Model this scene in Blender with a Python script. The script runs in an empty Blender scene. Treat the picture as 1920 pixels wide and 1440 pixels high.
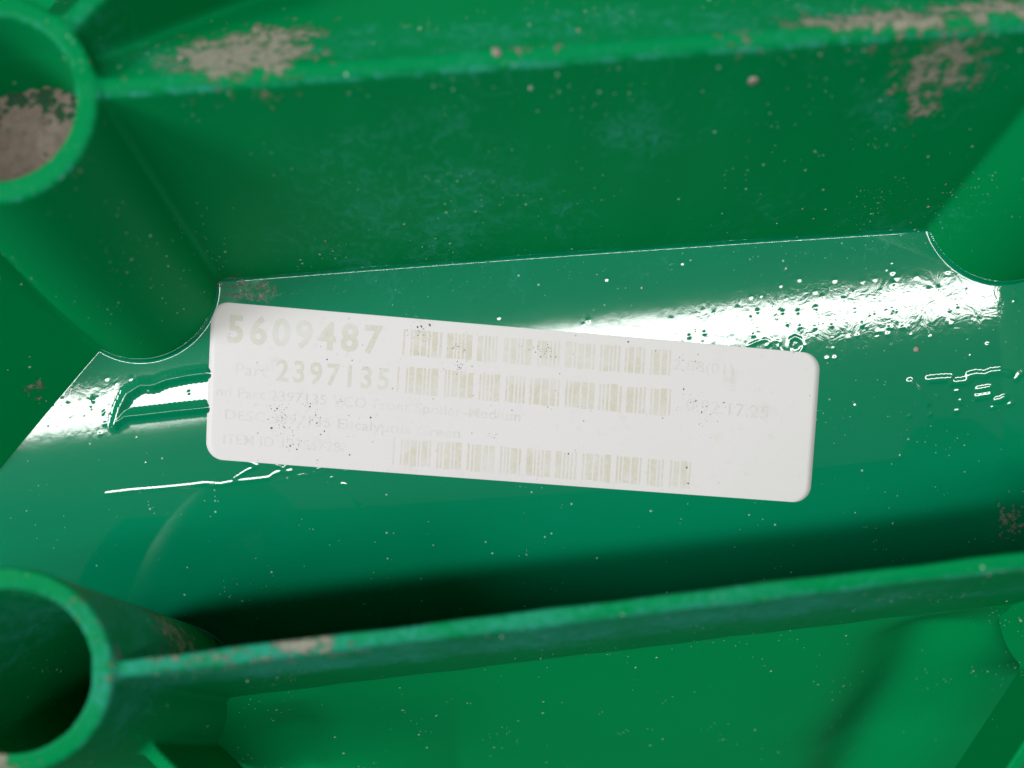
import bpy, math, random
import numpy as np
from mathutils import Vector, Matrix, Euler
rng = np.random.default_rng(7)
random.seed(7)
MM = 0.001
sc = bpy.context.scene
col = sc.collection

# ------------------------------------------------------------------ camera
cam = bpy.data.cameras.new('camera')
co = bpy.data.objects.new('camera', cam); col.objects.link(co)
co.location = (0, 0, 0.125)
co.rotation_euler = (0, 0, 0)
cam.sensor_width = 36.0
cam.lens = 26.25
cam.clip_start = 0.002; cam.clip_end = 20
cam.dof.use_dof = True
cam.dof.focus_distance = 0.125
cam.dof.aperture_fstop = 8.5
sc.camera = co

# ------------------------------------------------------------------ world and lamps
w = bpy.data.worlds.new('World'); sc.world = w; w.use_nodes = True
w.node_tree.nodes['Background'].inputs[0].default_value = (0.80, 0.95, 1.0, 1)
w.node_tree.nodes['Background'].inputs[1].default_value = 0.075
def area(name, loc, target, sx, sy, power, color, roll=0):
    l = bpy.data.lights.new(name, 'AREA'); l.shape = 'RECTANGLE'; l.size = sx; l.size_y = sy
    l.energy = power; l.color = color
    o = bpy.data.objects.new(name, l); col.objects.link(o)
    o.location = loc
    d = Vector(target) - Vector(loc)
    q = d.to_track_quat('-Z', 'Y')
    o.rotation_euler = (q @ Euler((0, 0, roll)).to_quaternion()).to_euler()
    return o
area('strip_lamp', (0.02, 0.078, 1.50), (0.02, 0.078, 0), 2.6, 0.122, 15.0, (1.0, 0.975, 0.965), math.radians(9.8))
area('side_fill', (-1.10, -0.02, 0.78), (0, 0, 0), 0.40, 0.40, 9.6, (0.90, 0.95, 1.0))  # added fill lamp off to the left; makes the light fall off rightwards
sc.view_settings.view_transform = 'Standard'
sc.view_settings.look = 'None'
sc.view_settings.exposure = 0.12
sc.view_settings.gamma = 1.0

# ------------------------------------------------------------------ tagging
def tag(o, label=None, cat=None, group=None, kind=None):
    if label: o['label'] = label
    if cat: o['category'] = cat
    if group: o['group'] = group
    if kind: o['kind'] = kind
    return o
def link_mesh(name, verts, faces, mat, parent=None, smooth=True, normals=None, attrs=None):
    me = bpy.data.meshes.new(name)
    verts = np.asarray(verts, dtype=np.float32)
    faces = np.asarray(faces, dtype=np.int32) if not isinstance(faces, list) else faces
    if isinstance(faces, list):
        me.from_pydata(verts.tolist(), [], faces)
    else:
        n, k = faces.shape
        me.vertices.add(len(verts)); me.vertices.foreach_set('co', verts.ravel())
        me.loops.add(n*k); me.loops.foreach_set('vertex_index', faces.ravel())
        me.polygons.add(n)
        me.polygons.foreach_set('loop_start', np.arange(0, n*k, k, dtype=np.int32))
        me.polygons.foreach_set('loop_total', np.full(n, k, dtype=np.int32))
        me.update(calc_edges=True)
    if smooth:
        me.polygons.foreach_set('use_smooth', [True]*len(me.polygons))
    for an, av in (attrs or {}).items():
        a = me.attributes.new(an, 'FLOAT', 'POINT'); a.data.foreach_set('value', np.asarray(av, dtype=np.float32))
    if normals is not None:
        me.normals_split_custom_set_from_vertices(np.asarray(normals, dtype=np.float32).tolist())
    me.materials.append(mat)
    me.update()
    o = bpy.data.objects.new(name, me); col.objects.link(o)
    if parent: o.parent = parent
    return o
def submesh(verts, faces, mask):
    f = faces[mask]
    used, inv = np.unique(f.ravel(), return_inverse=True)
    return used, inv.reshape(f.shape)

# ------------------------------------------------------------------ materials
class N:
    def __init__(s, name):
        s.m = bpy.data.materials.new(name); s.m.use_nodes = True
        s.t = s.m.node_tree; s.b = s.t.nodes['Principled BSDF']
    def n(s, typ, **kw):
        x = s.t.nodes.new(typ)
        for k, v in kw.items():
            if k in x.inputs: x.inputs[k].default_value = v
            else: setattr(x, k, v)
        return x
    def l(s, a, b): s.t.links.new(a, b)
    def math(s, op, a, b=None, c=None, clamp=False):
        x = s.t.nodes.new('ShaderNodeMath'); x.operation = op; x.use_clamp = clamp
        for i, v in enumerate((a, b, c)):
            if v is None: continue
            if isinstance(v, (int, float)): x.inputs[i].default_value = v
            else: s.l(v, x.inputs[i])
        return x.outputs[0]
    def noise(s, vec, scale, detail=4, rough=0.6, dist=0.0):
        x = s.n('ShaderNodeTexNoise'); x.inputs['Scale'].default_value = scale
        x.inputs['Detail'].default_value = detail; x.inputs['Roughness'].default_value = rough
        x.inputs['Distortion'].default_value = dist
        s.l(vec, x.inputs['Vector']); return x.outputs['Fac']
    def ramp(s, v, lo, hi):
        x = s.t.nodes.new('ShaderNodeMapRange'); x.interpolation_type = 'SMOOTHSTEP'
        s.l(v, x.inputs[0]); x.inputs[1].default_value = lo; x.inputs[2].default_value = hi
        return x.outputs[0]
    def mix(s, f, a, b):
        x = s.t.nodes.new('ShaderNodeMix'); x.data_type = 'RGBA'
        if isinstance(f, (int, float)): x.inputs[0].default_value = f
        else: s.l(f, x.inputs[0])
        for i, v in ((6, a), (7, b)):
            if isinstance(v, tuple): x.inputs[i].default_value = v + ((1,) if len(v) == 3 else ())
            else: s.l(v, x.inputs[i])
        return x.outputs[2]

def plastic(name, gloss, scuff_glint, bumpy, fleck, spec, halo, GREEN):
    k = N(name)
    tc = k.n('ShaderNodeTexCoord').outputs['Object']
    at = k.n('ShaderNodeAttribute'); at.attribute_name = 'dirt'; dirt = at.outputs['Fac']
    ag = k.n('ShaderNodeAttribute'); ag.attribute_name = 'grain'; grain = ag.outputs['Fac']
    sc_ = k.n('ShaderNodeAttribute'); sc_.attribute_name = 'scuff_glint'; scf = sc_.outputs['Fac']
    n1 = k.noise(tc, 520, 9, 0.72, 0.4)
    n2 = k.noise(tc, 1500, 3, 0.6)
    # dried mud: attribute gives where, noise gives ragged edge
    mm = k.math('ADD', k.math('ADD', k.math('MULTIPLY', n1, 2.6), k.math('MULTIPLY', n2, 0.7)), -1.15)
    mud = k.ramp(k.math('ADD', mm, k.math('SUBTRACT', dirt, 1.0)), -0.02, 0.24)
    mud = k.math('MULTIPLY', mud, k.math('ADD', 0.35, k.math('MULTIPLY', 0.65, k.ramp(k.noise(tc, 3200, 2, 0.6), 0.3, 0.5))), clamp=True)
    # fine dust film and scuffs, also carries the painted rim highlight
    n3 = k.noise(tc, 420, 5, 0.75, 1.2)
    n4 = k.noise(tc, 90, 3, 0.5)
    film = k.math('MULTIPLY', k.ramp(k.math('ADD', k.math('ADD', n3, k.math('MULTIPLY', n4, 0.5)), k.math('SUBTRACT', scf, 0.60)), 0.36, 0.85), scuff_glint)
    # pinprick flecks
    def flecks(scale, thr, size):
        v = k.n('ShaderNodeTexVoronoi'); v.inputs['Scale'].default_value = scale
        k.l(tc, v.inputs['Vector'])
        sep = k.n('ShaderNodeSeparateColor'); k.l(v.outputs['Color'], sep.inputs[0])
        near = k.ramp(v.outputs['Distance'], size, size*0.5)
        clump = k.ramp(k.noise(tc, 60, 4, 0.7), 0.5, 0.72)
        pick = k.math('GREATER_THAN', k.math('ADD', sep.outputs[0], k.math('MULTIPLY', clump, 0.16)), thr)
        return k.math('MULTIPLY', near, pick)
    fl = k.math('MAXIMUM', flecks(900, 0.985, 0.22), k.math('MULTIPLY', flecks(2200, 1.0, 0.30), 0.7), clamp=True)
    fl = k.math('MULTIPLY', fl, fleck)
    tone = k.noise(tc, 35, 2, 0.5)
    base = k.mix(tone, (GREEN[0], GREEN[1]*0.93, GREEN[2]*0.93), (GREEN[0], GREEN[1]*1.07, GREEN[2]*1.09))
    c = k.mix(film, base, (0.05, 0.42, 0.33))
    c = k.mix(fl, c, (0.45, 0.66, 0.58))
    mudc = k.mix(k.noise(tc, 900, 4, 0.7), (0.27, 0.23, 0.185), (0.60, 0.52, 0.43))
    c = k.mix(k.math('MULTIPLY', mud, 0.93), c, mudc)
    k.l(c, k.b.inputs['Base Color'])
    r0 = k.math('ADD', gloss, k.math('MULTIPLY', film, 0.35))
    k.l(k.math('ADD', r0, k.math('MULTIPLY', mud, 0.6), clamp=True), k.b.inputs['Roughness'])
    k.b.inputs['IOR'].default_value = 1.75 if halo else 1.49
    if not halo: k.b.inputs['Specular Tint'].default_value = (0.25, 1.0, 0.95, 1)
    k.b.inputs['Coat Weight'].default_value = halo; k.b.inputs['Coat Roughness'].default_value = 0.32; k.b.inputs['Coat IOR'].default_value = 1.3
    k.l(k.math('SUBTRACT', spec, k.math('MULTIPLY', mud, spec*0.9)), k.b.inputs['Specular IOR Level'])
    h = k.math('ADD', k.math('MULTIPLY', k.noise(tc, 700, 2, 0.5), 0.0000035*bumpy), k.math('MULTIPLY', k.noise(tc, 160, 2, 0.5), 0.000012*bumpy))
    # orange-peel pimples where 'grain' is high
    v = k.n('ShaderNodeTexVoronoi'); v.inputs['Scale'].default_value = 620; k.l(tc, v.inputs['Vector'])
    sep = k.n('ShaderNodeSeparateColor'); k.l(v.outputs['Color'], sep.inputs[0])
    pim = k.math('MULTIPLY', k.ramp(v.outputs['Distance'], 0.42, 0.0), k.math('MULTIPLY', k.math('GREATER_THAN', sep.outputs[0], 0.45), sep.outputs[1]))
    h = k.math('ADD', h, k.math('MULTIPLY', k.math('MULTIPLY', pim, grain), 0.000024))
    gn = k.math('MULTIPLY', k.math('MULTIPLY', k.noise(tc, 330, 3, 0.6, 0.8), grain), 0.000040)
    h = k.math('ADD', h, gn)
    h = k.math('ADD', h, k.math('MULTIPLY', mud, k.math('MULTIPLY', n2, 0.00022)))
    bp = k.n('ShaderNodeBump'); bp.inputs['Strength'].default_value = 1.0; bp.inputs['Distance'].default_value = 1.0
    k.l(h, bp.inputs['Height']); k.l(bp.outputs[0], k.b.inputs['Normal'])
    return k.m
M_floor = plastic('glossy_green_plastic', 0.06, 0.35, 0.7, 0.8, 0.5, 0.15, (0.0, 0.235, 0.104))  # same plastic as the walls; bluer green stands in for glossy haze
M_wall = plastic('satin_green_plastic', 0.45, 0.75, 0.9, 1.0, 0.10, 0.0, (0.0, 0.280, 0.074))  # yellower green stands in for light glowing through the walls

def mudmat():
    k = N('dried_mud'); tc = k.n('ShaderNodeTexCoord').outputs['Object']
    a = k.noise(tc, 900, 6, 0.7); b = k.noise(tc, 520, 5, 0.65, 0.2)
    c = k.mix(a, (0.15, 0.105, 0.08), (0.42, 0.35, 0.29))
    sp = k.n('ShaderNodeSeparateXYZ'); k.l(tc, sp.inputs[0])
    up = k.ramp(sp.outputs[1], 0.0300, 0.0415)
    holes = k.ramp(k.math('SUBTRACT', b, k.math('MULTIPLY', up, 0.27)), 0.29, 0.35)
    c = k.mix(holes, (0.03, 0.10, 0.05), c)
    k.l(c, k.b.inputs['Base Color']); k.b.inputs['Roughness'].default_value = 0.95
    k.b.inputs['Specular IOR Level'].default_value = 0.1
    bp = k.n('ShaderNodeBump'); bp.inputs['Distance'].default_value = 0.0005; bp.inputs['Strength'].default_value = 0.7
    k.l(k.math('ADD', a, b), bp.inputs['Height']); k.l(bp.outputs[0], k.b.inputs['Normal'])
    return k.m
M_mud = mudmat()

def labelmat():
    k = N('weathered_white_vinyl'); tc = k.n('ShaderNodeTexCoord').outputs['Object']
    a = k.noise(tc, 40, 3, 0.5); b = k.noise(tc, 500, 5, 0.7)
    c = k.mix(a, (0.84, 0.80, 0.78), (0.90, 0.84, 0.84))
    c = k.mix(k.math('MULTIPLY', k.ramp(b, 0.58, 0.80), 0.30), c, (0.55, 0.53, 0.48))
    c = k.mix(k.math('MULTIPLY', k.ramp(k.noise(tc, 150, 5, 0.75, 0.5), 0.56, 0.76), 0.28), c, (0.60, 0.55, 0.46))
    # pin-prick grime in loose clusters
    v = k.n('ShaderNodeTexVoronoi'); v.inputs['Scale'].default_value = 1500; k.l(tc, v.inputs['Vector'])
    sep = k.n('ShaderNodeSeparateColor'); k.l(v.outputs['Color'], sep.inputs[0])
    cl = k.ramp(k.noise(tc, 110, 3, 0.7), 0.53, 0.75)
    dot = k.math('MULTIPLY', k.ramp(v.outputs['Distance'], 0.30, 0.12), k.math('GREATER_THAN', k.math('ADD', sep.outputs[0], k.math('MULTIPLY', cl, 0.35)), 1.0))
    c = k.mix(k.math('MULTIPLY', dot, 0.6), c, (0.22, 0.20, 0.17))
    # yellow stain
    geo = k.n('ShaderNodeVectorMath'); geo.operation = 'DISTANCE'; k.l(tc, geo.inputs[0]); geo.inputs[1].default_value = (0.0342, -0.0089, 0.0)
    st = k.math('MULTIPLY', k.ramp(k.math('ADD', geo.outputs['Value'], k.math('MULTIPLY', k.noise(tc, 420, 4, 0.7), 0.0040)), 0.0036, 0.0004), 0.40)
    c = k.mix(st, c, (0.74, 0.58, 0.24))
    k.l(c, k.b.inputs['Base Color'])
    k.b.inputs['Roughness'].default_value = 0.5
    k.b.inputs['Specular IOR Level'].default_value = 0.15
    bp = k.n('ShaderNodeBump'); bp.inputs['Distance'].default_value = 0.00003; bp.inputs['Strength'].default_value = 0.6
    k.l(b, bp.inputs['Height']); k.l(bp.outputs[0], k.b.inputs['Normal'])
    return k.m
M_label = labelmat()
def inkmat(name, colr, lo, hi, streak=False):
    k = N(name); tc = k.n('ShaderNodeTexCoord').outputs['Object']
    b = k.noise(tc, 330, 5, 0.75); a = k.noise(tc, 1400, 3, 0.7)
    f = k.ramp(k.math('ADD', k.math('MULTIPLY', b, 0.6), k.math('MULTIPLY', a, 0.4)), lo, hi)
    f = k.math('MULTIPLY', f, k.math('ADD', 0.30, k.math('MULTIPLY', 0.90, k.ramp(k.noise(tc, 75, 3, 0.6), 0.30, 0.60))), clamp=True)
    k.l(k.mix(f, (0.85, 0.81, 0.79), colr), k.b.inputs['Base Color'])
    k.b.inputs['Roughness'].default_value = 0.5; k.b.inputs['Specular IOR Level'].default_value = 0.15
    return k.m
M_ink1 = inkmat('faded_digit_ink', (0.735, 0.715, 0.615), 0.22, 0.60)
M_ink2 = inkmat('faded_bar_ink', (0.735, 0.68, 0.545), 0.28, 0.66)
M_ink3 = inkmat('faint_text_ink', (0.735, 0.715, 0.655), 0.36, 0.66)

# ------------------------------------------------------------------ shape of the moulding (millimetres)
K = 17.0/35.0           # ribs and bosses lean this much in +y per mm of height
H = 35.0
def s1(x): return 21.4 + 0.074*x        # front face of the far rib
def s2(x): return -46.7 + 0.12*x        # front face of the near rib
def smin(a, b, k):
    h = np.clip(0.5 + 0.5*(b-a)/k, 0, 1); return b*(1-h) + a*h - k*h*(1-h)
def smax(a, b, k): return -smin(-a, -b, k)
def rcap(d2, dz, r):
    a = np.maximum(d2 + r, 0); b = np.maximum(dz + r, 0)
    return np.sqrt(a*a + b*b) + np.minimum(np.maximum(d2 + r, dz + r), 0) - r
def seg(x, s, a, b, t):
    ax, ay = a; bx, by = b; dx, dy = bx-ax, by-ay; L2 = dx*dx+dy*dy
    u = np.clip(((x-ax)*dx + (s-ay)*dy)/L2, 0, 1)
    return np.hypot(x-ax-u*dx, s-ay-u*dy) - t/2
TUBES = [((-62.4, 17.3), 12.6, 9.9), ((-60.4, -51.6), 12.5, 9.85), ((82.5, 30.5), 12.6, 9.9), ((97.0, -37.5), 12.6, 9.9)]
def wob(x, s, z): return 0.05*np.sin(x*0.21+z*0.13) + 0.04*np.sin(x*0.53-s*0.3+1.3) 
def F_far(x, s, z):
    n = math.cos(math.atan(0.074)); d = (s - s1(x))*n - 1.15
    return rcap(np.abs(d) - 1.15 - 0.004*(H-z) + wob(x, s, z), z-H, 0.55)
def F_near(x, s, z):
    n = math.cos(math.atan(0.12)); d = (s - s2(x))*n - 1.1
    return rcap(np.abs(d) - 1.1 - 0.004*(H-z) + wob(x, s, z), z-H-0.25*np.sin(x*0.05), 0.75)
def F_tube(i, x, s, z):
    (cx, cs), ro, ri = TUBES[i]
    r = np.hypot(x-cx, (s-cs))
    ro2 = ro + 0.012*(H-z)
    d = np.maximum(r-ro2, ri-r)
    return rcap(d, z-H-0.3, 0.45)
def F_left(x, s, z): return np.minimum(rcap(seg(x - 0.2*z, s, (93.5, 22), (96.5, -36), 2.0), z-22, 0.5), rcap(seg(x + 0.5*z*0.79, s - 0.5*z*0.62, (-68.8, 9.0), (-106, -33.0), 2.3), z-22, 0.5))
def F_gus(x, s, z):                       # radial ribs of the bosses
    a = rcap(seg(x, s, (-53.6, 26.4), (-30, 50.8), 2.4), z-H-0.1, 0.5)
    b = rcap(seg(x, s, (-51.5, -60.8), (-30, -82), 2.2), z-20, 0.5)
    c = rcap(seg(x, s, (89.5, -46.5), (66, -82), 2.2), z-9.5, 0.5)
    d = rcap(seg(x, s, (-72, 27.5), (-100, 56), 2.3), z-H, 0.5)
    return np.minimum(np.minimum(a, b), np.minimum(c, d))
def F_ledge(x, s, z):
    y = s + K*z
    f = (s1(x) + 1.2 - s)                       # behind the far rib
    q = (s - s1(x))
    top = (z - (H - 0.25 - 0.60*np.maximum(q-1.4, 0) + 0.18*np.sin(x*0.11)*np.clip(q/5, 0, 1)))*0.8
    rad = -(x+66)       # right of the radial rib
    return smax(smax(f, top, 0.5), rad, 0.3)
NAMES = ['rib_far', 'rib_near', 'tube0', 'tube1', 'tube2', 'tube3', 'left', 'gus', 'ledge']
def parts(x, s, z):
    ps = [F_far(x, s, z), F_near(x, s, z)] + [F_tube(i, x, s, z) for i in range(4)] + [F_left(x, s, z), F_gus(x, s, z), F_ledge(x, s, z)]
    return ps
def Ftot(x, s, z):
    ps = parts(x, s, z)
    kk = 1.1
    d = ps[0]
    d = smin(d, ps[8], 1.0)
    for i in (1, 2, 3, 4, 5, 6, 7): d = smin(d, ps[i], kk)
    for (c, ro, ri) in TUBES:                # keep the bores clear
        r = np.hypot(x-c[0], s-c[1])
        d = smax(d, ri - r, 0.25)
    return d

def surface_nets(x0, x1, y0, y1, z0, z1, h):
    xs = np.arange(x0, x1, h); ys = np.arange(y0, y1, h); zs = np.arange(z0, z1, h)
    X, Y, Z = np.meshgrid(xs, ys, zs, indexing='ij')
    V = Ftot(X, Y, Z).astype(np.float32)
    del X, Y, Z
    S = V < 0
    nx, ny, nz = V.shape
    # active cells
    c = np.zeros((nx-1, ny-1, nz-1), np.int8)
    for a in (0, 1):
        for b in (0, 1):
            for d in (0, 1):
                c += S[a:nx-1+a, b:ny-1+b, d:nz-1+d]
    act = (c > 0) & (c < 8)
    idx = np.full(act.shape, -1, np.int64); I, J, L = np.nonzero(act); idx[I, J, L] = np.arange(len(I))
    acc = np.zeros((len(I), 3)); cnt = np.zeros(len(I))
    corners = [(a, b, d) for a in (0, 1) for b in (0, 1) for d in (0, 1)]
    for p in corners:
        for ax in range(3):
            if p[ax]: continue
            q = list(p); q[ax] = 1
            va = V[I+p[0], J+p[1], L+p[2]]; vb = V[I+q[0], J+q[1], L+q[2]]
            m = (va < 0) != (vb < 0)
            t = np.where(m, va/np.where(m, va-vb, 1), 0)
            pt = np.tile(np.array(p, float), (len(I), 1)); pt[:, ax] = t
            acc[m] += pt[m]; cnt[m] += 1
    P = acc/cnt[:, None]
    P = np.stack([xs[I]+P[:, 0]*h, ys[J]+P[:, 1]*h, zs[L]+P[:, 2]*h], 1)
    quads = []
    for ax in range(3):
        o = [1, 1, 1]; o[ax] = 0
        sl0 = [slice(1, None)]*3; sl0[ax] = slice(0, -1)
        sl1 = [slice(1, None)]*3; sl1[ax] = slice(1, None)
        A = S[tuple(sl0)]; B = S[tuple(sl1)]
        E = np.nonzero(A != B)
        a = A[E]
        base = np.stack([E[0]+o[0], E[1]+o[1], E[2]+o[2]], 1)
        u, v = [(1, 2), (2, 0), (0, 1)][ax]
        def cell(du, dv):
            q = base.copy(); q[:, u] -= du; q[:, v] -= dv; return q
        qs = [cell(1, 1), cell(0, 1), cell(0, 0), cell(1, 0)]
        lim = np.array(act.shape)
        ok = np.ones(len(base), bool)
        for q in qs: ok &= ((q >= 0) & (q < lim)).all(1)
        ids = np.stack([idx[np.clip(q[:, 0], 0, lim[0]-1), np.clip(q[:, 1], 0, lim[1]-1), np.clip(q[:, 2], 0, lim[2]-1)] for q in qs], 1)
        ok &= (ids >= 0).all(1)
        ids = ids[ok]; a = a[ok]
        ids[~a] = ids[~a][:, ::-1]
        quads.append(ids)
    return P, np.concatenate(quads)
P, Q = surface_nets(-88, 104, -68, 56, -4, 36.6, 0.6)
def grad(P):
    e = 0.02; x, s, z = P.T
    return np.stack([Ftot(x+e, s, z)-Ftot(x-e, s, z), Ftot(x, s+e, z)-Ftot(x, s-e, z), Ftot(x, s, z+e)-Ftot(x, s, z-e)], 1)/(2*e)
for _ in range(3):
    g = grad(P); f = Ftot(*P.T); P = P - np.clip(f/np.maximum((g*g).sum(1), 0.05), -0.3, 0.3)[:, None]*g
g = grad(P)
nrm = np.stack([g[:, 0], g[:, 1], g[:, 2] - K*g[:, 1]], 1); nrm /= np.linalg.norm(nrm, axis=1)[:, None] + 1e-9
W = np.stack([P[:, 0], P[:, 1] + K*P[:, 2], P[:, 2]], 1)      # un-lean into real space
own = np.argmin(np.stack(parts(*P.T), 0), 0)

# dirt: where mud has dried on (centre, radii, strength), scuffs likewise
BLOBS = [((-34, 42.0, 32.5), (7.0, 4.2, 5), 0.80), ((-31, 45, 31), (5, 4, 5), 0.66), ((-42, 39.8, 33), (3, 1.0, 2.5), 0.5),
         ((45, 44.5, 33), (9, 1.8, 4), 0.74), ((60, 46, 33), (7, 1.8, 4), 0.68), ((52, 41, 34), (14, 1.0, 3), 0.35),
         ((54.6, 39.5, 30.5), (4.6, 4.0, 4), 0.66), ((55.5, 36.0, 25.5), (2.2, 4.0, 4), 0.58),
         ((-25, -31.2, 35), (3.5, 1.5, 1.5), 0.70), ((-40, -33.0, 34.6), (12, 1.2, 1.6), 0.45), ((-22, -33.2, 33), (8, 1.2, 1.5), 0.42),
         ((-33, -35.2, 32), (9, 1.5, 1.5), 0.40), ((-50.5, -37.0, 14), (3.5, 5, 6), 0.60), ((-78, -1.5, 3), (1.0, 2, 1.5), 0.50),
         ((84.8, -24, 2), (2.5, 4, 4), 0.55), ((-44.5, 15.8, 0), (4.2, 1.8, 3), 0.50),
         ((-50.2, 41, 35.3), (1.0, 2.2, 1), 0.48), ((-51.8, -26, 35.2), (2.0, 4.5, 1), 0.33), ((-49, -33, 35.2), (1.5, 5, 1), 0.33), ((-61, -46.0, 35.2), (3, 1.2, 1), 0.6),
         ((3, 40.5, 35), (3, 0.8, 1), 0.50), ((28, 41.5, 34.5), (2.5, 1.3, 1), 0.42)]
SCUFF = [((-12, 25, 12), (20, 14, 14), 0.30), ((20, 33, 27), (10, 6, 7), 0.30), ((-14, 34, 26), (9, 5, 6), 0.27),
         ((10, 44, 33), (60, 6, 5), 0.28), ((0, -34, 28), (90, 8, 12), 0.45), ((55, 38, 27), (9, 6, 8), 0.3), ((45, 26, 3), (25, 5, 8), 0.22), ((10, 22, 3), (40, 4, 6), 0.2)]
def field(W, L):
    d = np.zeros(len(W))
    for c, r, a in L:
        q = ((W-np.array(c))/np.array(r)); d = np.maximum(d, a*1.08*np.exp(-np.power((q*q).sum(1)/2.0, 1.5)*0.6))
    return d
dirt = field(W, BLOBS)*1.0
scuff_glint = field(W, SCUFF)
# bevel highlight painted pale along the near-facing rims
rim_glint = np.clip((W[:, 2]-33.9)/0.5, 0, 1)*np.clip(-nrm[:, 1]*4+0.3, 0, 1)*np.exp(-((nrm[:, 2]-0.72)/0.20)**2)
scuff_glint = np.maximum(scuff_glint, rim_glint*0.55)

root = bpy.data.objects.new('plastic_moulding', None); col.objects.link(root)
root.location = (0, 0, 0)
tag(root, 'glossy green moulded plastic panel with tall ribs, hollow round bosses and dried mud on its edges', 'plastic panel')
fown = own[Q[:, 0]]
def emit(name, mask, label=None):
    used, f = submesh(W, Q, mask)
    o = link_mesh(name, W[used]*MM, f, M_wall, root, normals=nrm[used], attrs={'dirt': dirt[used], 'scuff_glint': scuff_glint[used], 'grain': np.zeros(len(used))})
    if label: o['label'] = label
    return o
emit('rib', fown == 0, 'far rib, its wide front wall speckled with grit')
emit('rib', fown == 1, 'near rib with muddy lip')
emit('boss', fown == 2, 'hollow boss packed with dried mud')
emit('boss', fown == 3, 'dark empty hollow boss at the near rib')
emit('boss', fown == 4); emit('boss', fown == 5)
emit('side_wall', (fown == 6) & (W[Q[:, 0], 0] < 0)); emit('side_wall', (fown == 6) & (W[Q[:, 0], 0] >= 0))
gx = W[Q[:, 0]]
emit('gusset', (fown == 7) & (gx[:, 0] > 20))
emit('gusset', (fown == 7) & (gx[:, 0] <= 20) & (gx[:, 1] < 0))
emit('gusset', (fown == 7) & (gx[:, 0] <= 20) & (gx[:, 1] >= 0))
emit('ledge', fown == 8, 'sloping muddy ledge behind the far rib')

# ------------------------------------------------------------------ recessed floor with embossed marks
def zbase(x, y):
    yy = y - 3
    return -(yy*yy)/(2*600.0) - (x-5)**2/(2*4000.0) - 0.0009*np.maximum(-y-18, 0)**2*8
STROKES = []   # (points px, half width px, height mm, part index, profile)
def px(p): return ((p[0]-960)/11.2, (720-p[1])/11.2)
MARKS = [
 ('embossed_emblem', 12, 0.50, [(212,797),(222,765),(236,738),(262,722),(285,722),(310,712),(350,704),(382,700)]),
 ('embossed_emblem', 11, 0.50, [(214,793),(232,781),(270,777),(330,770),(380,765)]),
 ('embossed_line', 4.0, 0.20, [(192,928),(240,922),(300,917),(350,912),(380,908),(410,910),(440,904),(480,900),(503,897),(512,890),(522,886),(545,884)]),
 ('embossed_letter', 3.2, 0.22, [(452,865),(482,874),(460,884),(441,896),(436,899)]),
 ('embossed_letter', 3.0, 0.20, [(516,874),(530,880),(538,872)]),
 ('embossed_letter', 2.2, 0.12, [(516,903),(540,898)]),
 ('embossed_letter', 3.0, 0.20, [(556,894),(568,891),(576,893)]),
 ('embossed_letter', 3.0, 0.22, [(575,870),(581,886),(592,889),(608,884),(618,874)]),
 ('embossed_letter', 3.0, 0.20, [(592,882),(610,876)]),
 ('embossed_letter', 3.0, 0.20, [(636,876),(640,885),(660,882),(684,881)]),
 ('embossed_dot', 3.5, 0.20, [(618,898),(624,897)]),
 ('embossed_line', 4.5, 0.22, [(640,909),(648,911),(656,922),(666,936),(672,944)]),
 ('embossed_line', 3.2, 0.11, [(674,944),(680,956),(685,970),(689,985),(692,1005),(693,1025),(691,1045),(687,1062),(683,1083)]),
 ('embossed_letter', 3.0, 0.22, [(1404,648),(1418,641),(1436,636),(1446,641),(1440,648)]),
 ('embossed_letter', 2.6, 0.20, [(1456,638),(1463,640),(1461,650),(1466,658),(1470,670)]),
 ('embossed_letter', 4.0, 0.22, [(1480,646),(1482,636),(1492,631),(1503,636),(1508,648),(1502,660),(1490,664),(1481,656),(1480,646)]),
 ('embossed_letter', 7.28, 0.44, [(1709,716),(1726,735),(1743,756)]),
 ('embossed_letter', 8.19, 0.51, [(1745,713),(1765,711),(1784,710),(1788,718),(1803,717),(1818,715),(1822,705),(1835,702),(1846,703)]),
 ('embossed_letter', 7.28, 0.48, [(1847,705),(1862,698),(1880,696),(1900,701)]),
 ('embossed_letter', 6.37, 0.41, [(1838,731),(1860,727)]),
 ('embossed_letter', 8.19, 0.44, [(1838,745),(1861,741)]),
 ('embossed_letter', 7.28, 0.44, [(1872,752),(1882,750),(1889,746)]),
 ('embossed_letter', 5.47, 0.34, [(1910,712),(1918,702),(1930,694)]),
 ('embossed_dot', 4.55, 0.27, [(1796,734),(1800,734)]),
 ('embossed_dot', 4.55, 0.27, [(1804,752),(1807,757)]),
 ('embossed_dot', 4.55, 0.27, [(1795,772),(1801,771)]),
 ('embossed_dot', 4.55, 0.27, [(1864,766),(1870,764)]),
 ('embossed_dot', 4.55, 0.27, [(1896,760),(1904,757)]),
 ('embossed_dot', 3.64, 0.24, [(1705,782),(1710,780)]),
 ('embossed_dot', 3.64, 0.24, [(1745,779),(1749,777)]),
 ('embossed_letter', 4.74, 0.27, [(1605,762),(1612,775)]),
]
def seg2(X, Y, a, b):
    dx, dy = b[0]-a[0], b[1]-a[1]; L2 = dx*dx+dy*dy+1e-12
    u = np.clip(((X-a[0])*dx + (Y-a[1])*dy)/L2, 0, 1)
    return np.hypot(X-a[0]-u*dx, Y-a[1]-u*dy)
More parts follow.
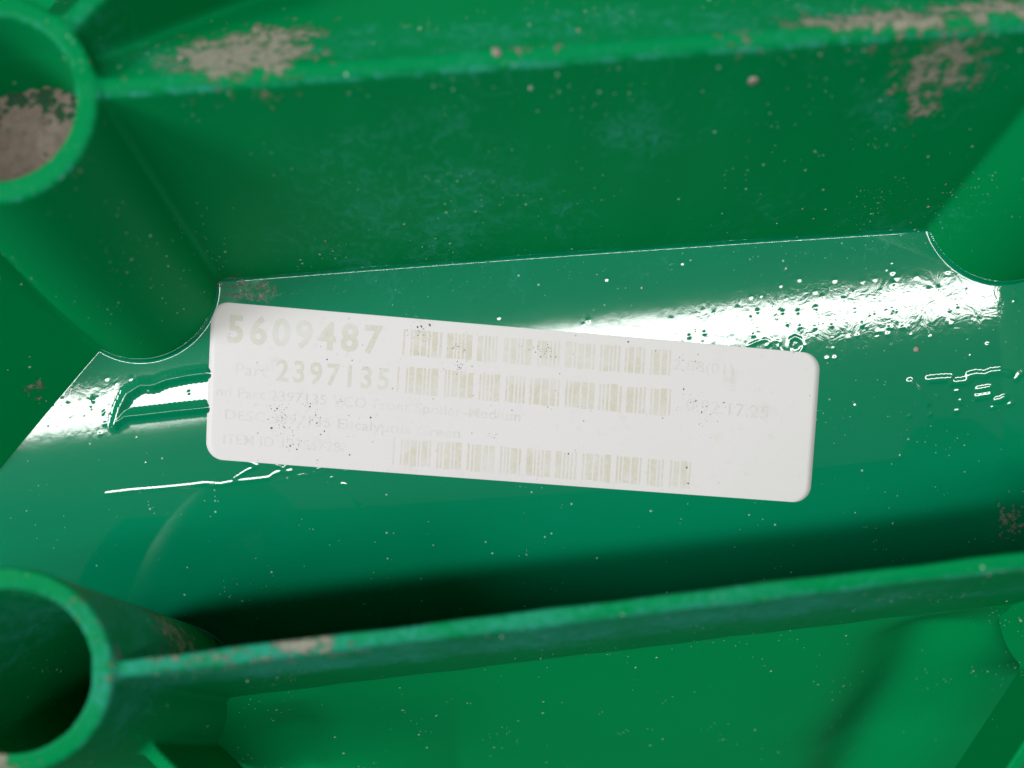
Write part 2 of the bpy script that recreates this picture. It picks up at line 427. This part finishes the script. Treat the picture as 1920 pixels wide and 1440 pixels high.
def mark_height(X, Y):
    Ht = np.zeros_like(X); I = np.full(X.shape, -1, np.int32)
    for k, (nm, hw, ht, pts) in enumerate(MARKS):
        pp = [px(p) for p in pts]; hw = hw/11.2
        x0 = min(p[0] for p in pp)-hw*2; x1 = max(p[0] for p in pp)+hw*2
        y0 = min(p[1] for p in pp)-hw*2; y1 = max(p[1] for p in pp)+hw*2
        m = (X > x0) & (X < x1) & (Y > y0) & (Y < y1)
        if not m.any(): continue
        d = np.full(m.sum(), 9e9)
        for a, b in zip(pp[:-1], pp[1:]): d = np.minimum(d, seg2(X[m], Y[m], a, b))
        jit = 1 + 0.10*np.sin(X[m]*7.1+Y[m]*3) + 0.06*np.sin(X[m]*17+1)
        r = d/(hw*jit)
        if hw > 0.8:
            q = np.clip(1.25 - r, 0, None); prof = np.where(q < 0.3, q*q/0.6, q-0.15)      # ridge with soft feet and a crisp crest
        else:
            prof = np.clip(1-(r/1.15)**2, 0, None); prof = np.where(prof < 0.3, prof*prof/0.6+0.0, prof-0.15); ht = 0.17*hw
        if 'line' in nm and hw < 0.3: prof = prof*(np.sin(Y[m]*6.0 + 0.8*np.sin(Y[m]*2.1)) > -0.1)
        hh = ht*prof
        cur = Ht[m]; upd = hh > cur; cur[upd] = hh[upd]; Ht[m] = cur
        ii = I[m]; ii[(r < 1.35) & upd] = k; I[m] = ii
    return Ht, I
def walld(X, Y):
    """distance in plan from the walls, measured at floor level"""
    z = zbase(X, Y); s = Y - K*z
    d = np.minimum((s1(X)-s), (s - s2(X) - 2.2))
    for (c, ro, ri) in TUBES:
        d = np.minimum(d, np.hypot(X-c[0], s-c[1]) - ro - 0.42)
    d = np.minimum(d, seg(X, s, (-68.8, 9.0), (-106, -33.0), 2.3)); d = np.minimum(d, seg(X, s, (93.5, 22), (96.5, -36), 2.0))
    return d
# tiny random blisters in the glossy skin
nb = 130
bx = np.concatenate([rng.normal(62, 17, nb//2), rng.uniform(-85, 92, nb//4), rng.normal(-70, 7, nb//4)])
by = np.concatenate([rng.normal(12, 5.0, nb//2) + (bx[:nb//2]-62)*0.10, rng.uniform(-15, 26, nb//4), rng.normal(-2.5, 3.0, nb//4)])
br = rng.uniform(0.16, 0.50, len(bx)); bh = br*rng.uniform(0.03, 0.10, len(bx))
def zfloor(X, Y, fine=True):
    z = zbase(X, Y)
    d = np.clip(walld(X, Y), 0, None); r = 0.5
    z = z + np.where(d < r, r - np.sqrt(np.maximum(r*r-(r-d)**2, 0)), 0)
    return z
GS = 0.15
fx = np.arange(-90, 96.01, GS); fy = np.arange(-52, 30.01, GS)
X, Y = np.meshgrid(fx, fy, indexing='ij')
Z = zfloor(X, Y)
Hm, Im = mark_height(X, Y)
for _ in range(2):
    Hm[1:-1] = (Hm[:-2] + 2*Hm[1:-1] + Hm[2:])/4
    Hm[:, 1:-1] = (Hm[:, :-2] + 2*Hm[:, 1:-1] + Hm[:, 2:])/4
Z = Z + Hm
for a, b, r, h in zip(bx, by, br, bh):
    i0 = int((a+90)/GS); j0 = int((b+52)/GS); w_ = 8
    sl = (slice(max(i0-w_, 0), max(i0+w_, 1)), slice(max(j0-w_, 0), max(j0+w_, 1)))
    if Z[sl].size: Z[sl] += h*np.exp(-((X[sl]-a)**2 + (Y[sl]-b)**2)/(r*r)*1.6)
gxx, gyy = np.gradient(Z, GS)
FN = np.stack([-gxx, -gyy, np.ones_like(Z)], -1).reshape(-1, 3); FN /= np.linalg.norm(FN, axis=1)[:, None]
FV = np.stack([X, Y, Z], -1).reshape(-1, 3)
nxf, nyf = X.shape
ii, jj = np.meshgrid(np.arange(nxf-1), np.arange(nyf-1), indexing='ij')
a_ = (ii*nyf+jj).ravel(); FQ = np.stack([a_, a_+nyf, a_+nyf+1, a_+1], 1)
fid = Im.reshape(-1)[FQ[:, 0]]
keep = (walld(X, Y).reshape(-1)[FQ[:, 0]] > -1.6)
fdirt = field(FV, BLOBS); fscuff = field(FV, SCUFF)
# orange-peel grain along the damp-looking band
band = np.exp(-((FV[:, 1]-(11.5+0.09*(FV[:, 0]-55)))/5.5)**2)*np.clip((FV[:, 0]-8)/50, 0, 1) + 0.55*np.exp(-((FV[:, 1]+3.5)/4.5)**2)*np.clip((-62-FV[:, 0])/6, 0, 1)
def emitf(name, mask):
    used, f = submesh(FV, FQ, mask)
    return link_mesh(name, FV[used]*MM, f, M_floor, root, normals=FN[used], attrs={'dirt': fdirt[used], 'scuff_glint': fscuff[used], 'grain': band[used]})
emitf('recessed_floor', keep & (fid < 0))['label'] = 'curved glossy recessed floor under the sticker'
for k, mk in enumerate(MARKS):
    m = keep & (fid == k)
    if m.sum() > 3: emitf(mk[0], m)
# floor of the next bay, below the near rib
gx_ = np.arange(-92, 96, 1.0); gy_ = np.arange(-95, -30, 1.0)
X2, Y2 = np.meshgrid(gx_, gy_, indexing='ij')
m2 = Y2 < s2(X2) + 1.2
Z2 = 0.6 - (0.40 + 0.35*np.clip((X2+40)/30, 0, 1))*(s2(X2)-Y2) - 7.5*np.exp(-((X2-74)/9.0)**2)*np.clip((s2(X2)-Y2)/5, 0, 1) - 3.5*np.exp(-((X2+38)/6.0)**2)*np.clip((s2(X2)-Y2-2)/6, 0, 1)
V2 = np.stack([X2, np.minimum(Y2, s2(X2)+1.0), Z2], -1).reshape(-1, 3)
n2y = X2.shape[1]
i2, j2 = np.meshgrid(np.arange(X2.shape[0]-1), np.arange(n2y-1), indexing='ij')
a2 = (i2*n2y+j2).ravel(); Q2 = np.stack([a2, a2+n2y, a2+n2y+1, a2+1], 1)
Q2 = Q2[m2.reshape(-1)[a2]]
used, f2 = submesh(V2, Q2, np.ones(len(Q2), bool))
link_mesh('outer_floor', V2[used]*MM, f2, M_wall, root, attrs={'dirt': np.zeros(len(used)), 'scuff_glint': field(V2[used], SCUFF), 'grain': np.zeros(len(used))})['label'] = 'plain green floor of the bay in front of the near rib'
# floor of the bay behind the far rib, glimpsed at the far left corner
vb = [(-130, 40, -2), (-52, 30, -2), (-40, 90, -2), (-130, 90, -2)]
link_mesh('outer_floor', np.array(vb)*MM, [[0, 1, 2, 3]], M_wall, root, smooth=False)
# closed bottoms of the bosses
for (c, ro, ri), zz in zip(TUBES, (2, -3, 2, 2)):
    n = 48; vs = [(c[0], c[1]+K*zz, zz)] + [(c[0]+(ri+0.6)*math.cos(t*2*math.pi/n), c[1]+K*zz+(ri+0.6)*math.sin(t*2*math.pi/n), zz) for t in range(n)]
    link_mesh('boss_bottom', np.array(vs)*MM, [[0, 1+t, 1+(t+1) % n] for t in range(n)], M_wall, root, smooth=False)

# ------------------------------------------------------------------ dried mud in the far boss
(c, ro, ri) = TUBES[0]
n = 90
gr = np.linspace(-1, 1, n); A, B = np.meshgrid(gr, gr, indexing='ij')
Rr = np.sqrt(A*A+B*B)
hz = 27.0 + 0.25*np.sin(A*5+B*3) + 0.12*np.sin(A*11-B*7+1) - 1.6*np.clip(B, 0, 1)
for _ in range(60):
    q = rng.uniform(-1, 1, 2); rr = rng.uniform(0.03, 0.12); hz += rng.uniform(-0.7, 0.5)*np.exp(-((A-q[0])**2+(B-q[1])**2)/rr**2)
mk = Rr < 1.0
MV = np.stack([c[0]+A*(ri+0.3), c[1]+B*(ri+0.3)+K*hz, hz], -1).reshape(-1, 3)
i3, j3 = np.meshgrid(np.arange(n-1), np.arange(n-1), indexing='ij'); a3 = (i3*n+j3).ravel()
Q3 = np.stack([a3, a3+n, a3+n+1, a3+1], 1); Q3 = Q3[mk.reshape(-1)[Q3].all(1)]
used, f3 = submesh(MV, Q3, np.ones(len(Q3), bool))
o = link_mesh('dried_mud', MV[used]*MM, f3, M_mud)
tag(o, 'crumbly grey-brown dried mud packed inside the far left hollow boss', 'mud')

# ------------------------------------------------------------------ the sticker
C_TL, C_TR, C_BR, C_BL = [np.array(px(p)) for p in ((395, 564), (1540, 663), (1521, 945), (383, 861))]
LW, LH = 101.6, 26.0
def lab(u, v):
    """label millimetres (u right, v down) to world x, y"""
    a = (u/LW); b = (v/LH)
    a = np.asarray(a)[..., None]; b = np.asarray(b)[..., None]
    return C_TL*(1-a)*(1-b) + C_TR*a*(1-b) + C_BR*a*b + C_BL*(1-a)*b
THK = 0.055
def rr_outline(w, h, r, n=10, ins=0.0):
    pts = []
    for cx, cy, t0 in ((w-r, r, -90), (w-r, h-r, 0), (r, h-r, 90), (r, r, 180)):
        for i in range(n+1):
            t = math.radians(t0 + 90*i/n); pts.append((cx+(r-ins)*math.cos(t), cy+(r-ins)*math.sin(t)))
    return pts
# fan-gridded sheet so it follows the curved floor
stk = bpy.data.objects.new('sticker', None); col.objects.link(stk)
tag(stk, 'white rectangular sticker with rounded corners, faded numbers and barcodes, stuck on the green floor', 'sticker')
nu, nv = 102, 27
uu = np.linspace(0, 1, nu); vv = np.linspace(0, 1, nv)
def squeeze(u, v):
    # pull a full grid inside the rounded rectangle
    r = 2.9
    x = u*LW; y = v*LH
    cy = np.clip(y, r, LH-r); dy = np.abs(y-cy)
    inset = r - np.sqrt(np.maximum(r*r-dy*dy, 0))
    x2 = inset + u*(LW-2*inset)
    return x2, y
vv = 0.5-0.5*np.cos(np.linspace(0, math.pi, 41)); nv = 41
U, Vv = np.meshgrid(uu, vv, indexing='ij')
lx, ly = squeeze(U, Vv)
XY = lab(lx, ly)
def ztop(x, y): return zbase(x, y) + THK
zt = ztop(XY[..., 0], XY[..., 1])
edge = np.zeros_like(zt, bool); edge[0] = edge[-1] = True; edge[:, 0] = edge[:, -1] = True
top = np.stack([XY[..., 0], XY[..., 1], zt - 0.03*edge], -1).reshape(-1, 3)
bi, bj = np.meshgrid(np.arange(nu-1), np.arange(nv-1), indexing='ij'); ab = (bi*nv+bj).ravel()
FT = np.stack([ab, ab+1, ab+nv+1, ab+nv], 1)
ring = [i*nv for i in range(nu)] + [(nu-1)*nv+j for j in range(1, nv)] + [i*nv+nv-1 for i in range(nu-2, -1, -1)] + [j for j in range(nv-2, 0, -1)]
low = top[ring] - np.array([0, 0, THK+0.02]); nb0 = len(top)
side = [[ring[k], ring[(k+1) % len(ring)], nb0+(k+1) % len(ring), nb0+k] for k in range(len(ring))]
o = link_mesh('vinyl_sheet', np.concatenate([top, low])*MM, np.concatenate([FT, np.array(side)]), M_label, stk)
def plab(pxp):
    """pixel of the plan trace to world xy mm"""
    return np.array(px(pxp))
def printed(name, polys_xy, faces, mat, lift=0.012, label=None):
    xy = np.array(polys_xy); z = ztop(xy[:, 0], xy[:, 1]) + lift
    o = link_mesh(name, np.column_stack([xy, z])*MM, faces, mat, stk, smooth=False)
    if label: o['label'] = label
    return o
def text(name, s, p0, p1, hpx, mat, bold=0.0, sp=1.05, lift=0.012, label=None):
    """text from left baseline p0 to right baseline p1, cap height in trace px"""
    cu = bpy.data.curves.new('t', 'FONT'); cu.body = s; cu.size = 1; cu.resolution_u = 3; cu.offset = bold; cu.space_character = sp
    ob = bpy.data.objects.new('t', cu); col.objects.link(ob)
    me = bpy.data.meshes.new_from_object(ob.evaluated_get(bpy.context.evaluated_depsgraph_get()))
    v = np.array([q.co[:2] for q in me.vertices]); fs = [list(p.vertices) for p in me.polygons]
    bpy.data.objects.remove(ob); bpy.data.curves.remove(cu); bpy.data.meshes.remove(me)
    x0, x1 = v[:, 0].min(), v[:, 0].max(); cap = 0.70
    a, b = plab(p0), plab(p1); e = b-a; L = np.linalg.norm(e); e /= L; nrm_ = np.array([-e[1]*1.0, e[0]])
    nrm_ = np.array([0.055, 1.0]); nrm_ /= np.linalg.norm(nrm_)
    xy = a + ((v[:, :1]-x0)/(x1-x0)*L)*e + (v[:, 1:2]/cap*hpx/11.2)*nrm_
    return printed(name, xy, fs, mat, lift, label)
text('printed_number', '5609487', (424, 640), (716, 662), 50, M_ink1, 0.03, 1.28)
text('printed_number', '2397135', (516, 713), (728, 731), 40, M_ink1, 0.02, 1.28)
text('printed_text', 'Part', (440, 702), (500, 707), 22, M_ink3, 0.0)
text('printed_text', 'nd Part 2397135 VCO Front Spoiler-Medium', (404, 742), (975, 790), 19, M_ink3, 0.006)
text('printed_text', 'DESC 3397135 Eucalyptus Green', (420, 786), (862, 822), 19, M_ink3, 0.006)
text('printed_text', 'ITEM ID 12356728', (416, 832), (636, 848), 19, M_ink3, 0.006)
text('printed_text', '2.88(01)', (1262, 692), (1376, 704), 20, M_ink3, 0.01)
text('printed_text', '0.92.17.25', (1286, 770), (1440, 786), 24, M_ink3, 0.0)
C39 = {'0': 'nnnwwnwnn', '1': 'wnnwnnnnw', '2': 'nnwwnnnnw', '3': 'wnwwnnnnn', '4': 'nnnwwnnnw', '5': 'wnnwwnnnn', '6': 'nnwwwnnnn', '7': 'nnnwnnwnw', '8': 'wnnwnnwnn', '9': 'nnwwnnwnn', '*': 'nwnnwnwnn'}
def barcode(data, ptl, ptr, hpx):
    a, b = plab(ptl), plab(ptr); e = b-a; L = np.linalg.norm(e); e /= L
    dn = np.array([-0.06, -1.0])*hpx/11.2
    els = []; pos = 0
    for ch in '*'+data+'*':
        for k, q in enumerate(C39[ch]):
            wd = (3.0 if q == 'w' else 1.0)*rng.uniform(0.8, 1.2)
            if k % 2 == 0: els.append((pos, pos+wd*1.0))
            pos += wd
        pos += 1
    vs, fs = [], []
    for q0, q1 in els:
        # merge hairline gaps as the faded print has done
        i = len(vs); g0 = a+e*L*q0/pos; g1 = a+e*L*q1/pos
        k_ = rng.uniform(-0.12, 0.12); k2 = rng.uniform(-0.1, 0.1)
        for t in range(5):
            f = t/4
            vs += [g0+dn*f + np.array([0, k_ if t == 0 else (k2 if t == 4 else 0)]), g1+dn*f + np.array([0, k_ if t == 0 else (k2 if t == 4 else 0)])]
        fs += [[i+2*t, i+2*t+2, i+2*t+3, i+2*t+1] for t in range(4)]
    printed('barcode', vs, fs, M_ink2)
barcode('5609487', (757, 617), (1262, 657), 48)
barcode('2397135', (746, 686), (1262, 731), 50)
barcode('12356728', (737, 821), (1300, 867), 50)

# ------------------------------------------------------------------ loose grit
def ico():
    t = (1+5**.5)/2
    v = np.array([(-1, t, 0), (1, t, 0), (-1, -t, 0), (1, -t, 0), (0, -1, t), (0, 1, t), (0, -1, -t), (0, 1, -t), (t, 0, -1), (t, 0, 1), (-t, 0, -1), (-t, 0, 1)])/2**.5/1.35
    f = np.array([(0, 11, 5), (0, 5, 1), (0, 1, 7), (0, 7, 10), (0, 10, 11), (1, 5, 9), (5, 11, 4), (11, 10, 2), (10, 7, 6), (7, 1, 8), (3, 9, 4), (3, 4, 2), (3, 2, 6), (3, 6, 8), (3, 8, 9), (4, 9, 5), (2, 4, 11), (6, 2, 10), (8, 6, 7), (9, 8, 1)])
    return v, f
IV, IF = ico()
def grains(name, pts, nr, rad, mat, flat=0.6):
    V, Fc = [], []
    for k, (p, n_, r) in enumerate(zip(pts, nr, rad)):
        q = IV*(1+rng.normal(0, 0.18, IV.shape))*r*np.array([rng.uniform(0.7, 1.6), rng.uniform(0.7, 1.2), 1])
        a = rng.uniform(0, 6.28); ca, sa = math.cos(a), math.sin(a)
        q = q @ np.array([[ca, -sa, 0], [sa, ca, 0], [0, 0, flat]])
        nn = n_/np.linalg.norm(n_); t = np.cross(nn, [0.3, 0.9, 0.1]); t /= np.linalg.norm(t); b = np.cross(nn, t)
        V.append(p + q[:, :1]*t + q[:, 1:2]*b + q[:, 2:]*nn); Fc.append(IF+12*k)
    return link_mesh(name, np.concatenate(V)*MM, np.concatenate(Fc), mat, smooth=False)
def simple(name, c, r=0.9):
    k = N(name); tc = k.n('ShaderNodeTexCoord').outputs['Object']
    k.l(k.mix(k.noise(tc, 300, 2), tuple(q*0.55 for q in c), c), k.b.inputs['Base Color']); k.b.inputs['Roughness'].default_value = r
    return k.m
M_gr1 = simple('pale_grit', (0.62, 0.74, 0.66)); M_gr2 = simple('tan_grit', (0.50, 0.44, 0.36)); M_gr3 = simple('dark_grit', (0.27, 0.23, 0.19))
# candidates on the walls facing the near side and on the floor
cand = np.nonzero((nrm[:, 1] < 0.2) & (W[:, 2] > 0.3) | (own == 8))[0]
seeds = W[rng.choice(cand, 90)]; sw = rng.uniform(1.0, 5.0, 90)
wp = W[cand]
dens = 0.007 + sum(np.exp(-((wp-s_)**2).sum(1)/(w_*w_)) for s_, w_ in zip(seeds, sw))*0.9
dens *= np.where((own[cand] == 0) & (wp[:, 2] < 10), 2.6, 1.0)
pick = rng.choice(len(cand), 2300, p=dens/dens.sum(), replace=False)
pw, pn = wp[pick], nrm[cand][pick]
vis = np.nonzero((keep) & (fid < 0) & (walld(FV[FQ[:, 0], 0], FV[FQ[:, 0], 1]) > 0.3))[0]
wy = FV[FQ[vis, 0]]
df = 0.12 + 1.6*np.exp(-((wy[:, 1]-s1(wy[:, 0])+3)/4)**2) + 0.5*np.exp(-((wy[:, 0]-70)/15)**2)
inlab = (np.abs(wy[:, 0]) < 52) & (wy[:, 1] < 15) & (wy[:, 1] > -21); df[inlab] = 0
pf = rng.choice(len(vis), 420, p=df/df.sum(), replace=False)
pts = np.concatenate([pw, wy[pf]]); ns = np.concatenate([pn, FN[FQ[vis[pf], 0]]])
rad = np.clip(rng.lognormal(-3.2, 0.6, len(pts)), 0.03, 0.30)
tag(grains('dust_specks', pts, ns, rad, M_gr1), 'fine pale dust specks sprinkled over the green walls and floor', 'dust', kind='stuff')
pk = rng.choice(len(cand), 45, p=dens/dens.sum(), replace=False)
tag(grains('tan_grit', wp[pk], nrm[cand][pk], np.clip(rng.lognormal(-2.1, 0.45, 45), 0.06, 0.4), M_gr2), 'scattered brown grit grains clinging to the green walls', 'grit', kind='stuff')
# grime specks on the sticker, in clusters as in the photo
cl = [((530, 790), 28, 60), ((515, 765), 14, 14), ((545, 830), 16, 18), ((590, 785), 16, 14), ((645, 755), 10, 8), ((580, 760), 10, 14), ((795, 625), 20, 50), ((860, 650), 14, 14), ((862, 690), 9, 22),
      ((1012, 655), 14, 22), ((1030, 655), 8, 10), ((1035, 668), 10, 10), ((1290, 680), 30, 16), ((1300, 750), 26, 20), ((1345, 770), 30, 14), ((1330, 800), 26, 12), ((850, 670), 40, 22), ((700, 700), 150, 24), ((1000, 760), 250, 30), ((920, 815), 8, 10), ((620, 810), 60, 16), ((800, 605), 14, 8)]
gp = []
for (cxp, cyp), sg, n_ in cl:
    for _ in range(n_):
        gp.append((cxp+rng.normal(0, sg*0.6), cyp+rng.normal(0, sg*0.5)))
big = [(613, 674), (783, 613), (790, 612), (806, 610), (1178, 641), (1229, 658), (1066, 851), (1291, 907), (1288, 877), (655, 853), (543, 836), (508, 803), (695, 783)]
gp += big
gx2 = np.array([plab(p) for p in gp])
uv_ok = []
for p, q in zip(gx2, gp):
    yt = 564 + (q[0]-395)*0.0865 + 4; yb = 861 + (q[0]-383)*0.0738 - 4
    uv_ok.append(396 < q[0] < 1515 and yt < q[1] < yb)
gx2 = gx2[uv_ok]; nbig = len(big)
rad = np.clip(rng.lognormal(-3.0, 0.45, len(gx2)), 0.025, 0.16); rad[-nbig:] = rng.uniform(0.10, 0.20, nbig)
gz = ztop(gx2[:, 0], gx2[:, 1])+0.01
tag(grains('grime_specks', np.column_stack([gx2, gz]), np.tile([0, 0, 1.0], (len(gx2), 1)), rad, M_gr3, 0.2), 'tiny dark grime specks stuck to the white sticker', 'grime', kind='stuff')
# single larger crumbs one can tell apart
for (q, z, r, lb) in (((1405, 149), 30.0, 0.95, 'flat oval brown mud crumb high on the far rib wall'), ((1722, 655), 0.1, 0.55, 'small tan mud crumb on the glossy floor right of the sticker'), ((931, 101), 35.2, 0.7, 'thin tan mud flake on the top edge of the far rib')):
    x = (q[0]-960)/1400*(125-z); y = (720-q[1])/1400*(125-z)
    p = np.array([x, y, z]); j = np.argmin(((W-p)**2).sum(1)) if z > 1 else None
    if j is not None: p = W[j]; n_ = nrm[j]
    else: n_ = np.array([0, 0, 1.0]); p[2] = zbase(x, y)
    tag(grains('mud_crumb', [p], [n_], [r], M_gr2, 0.25), lb, 'mud crumb')
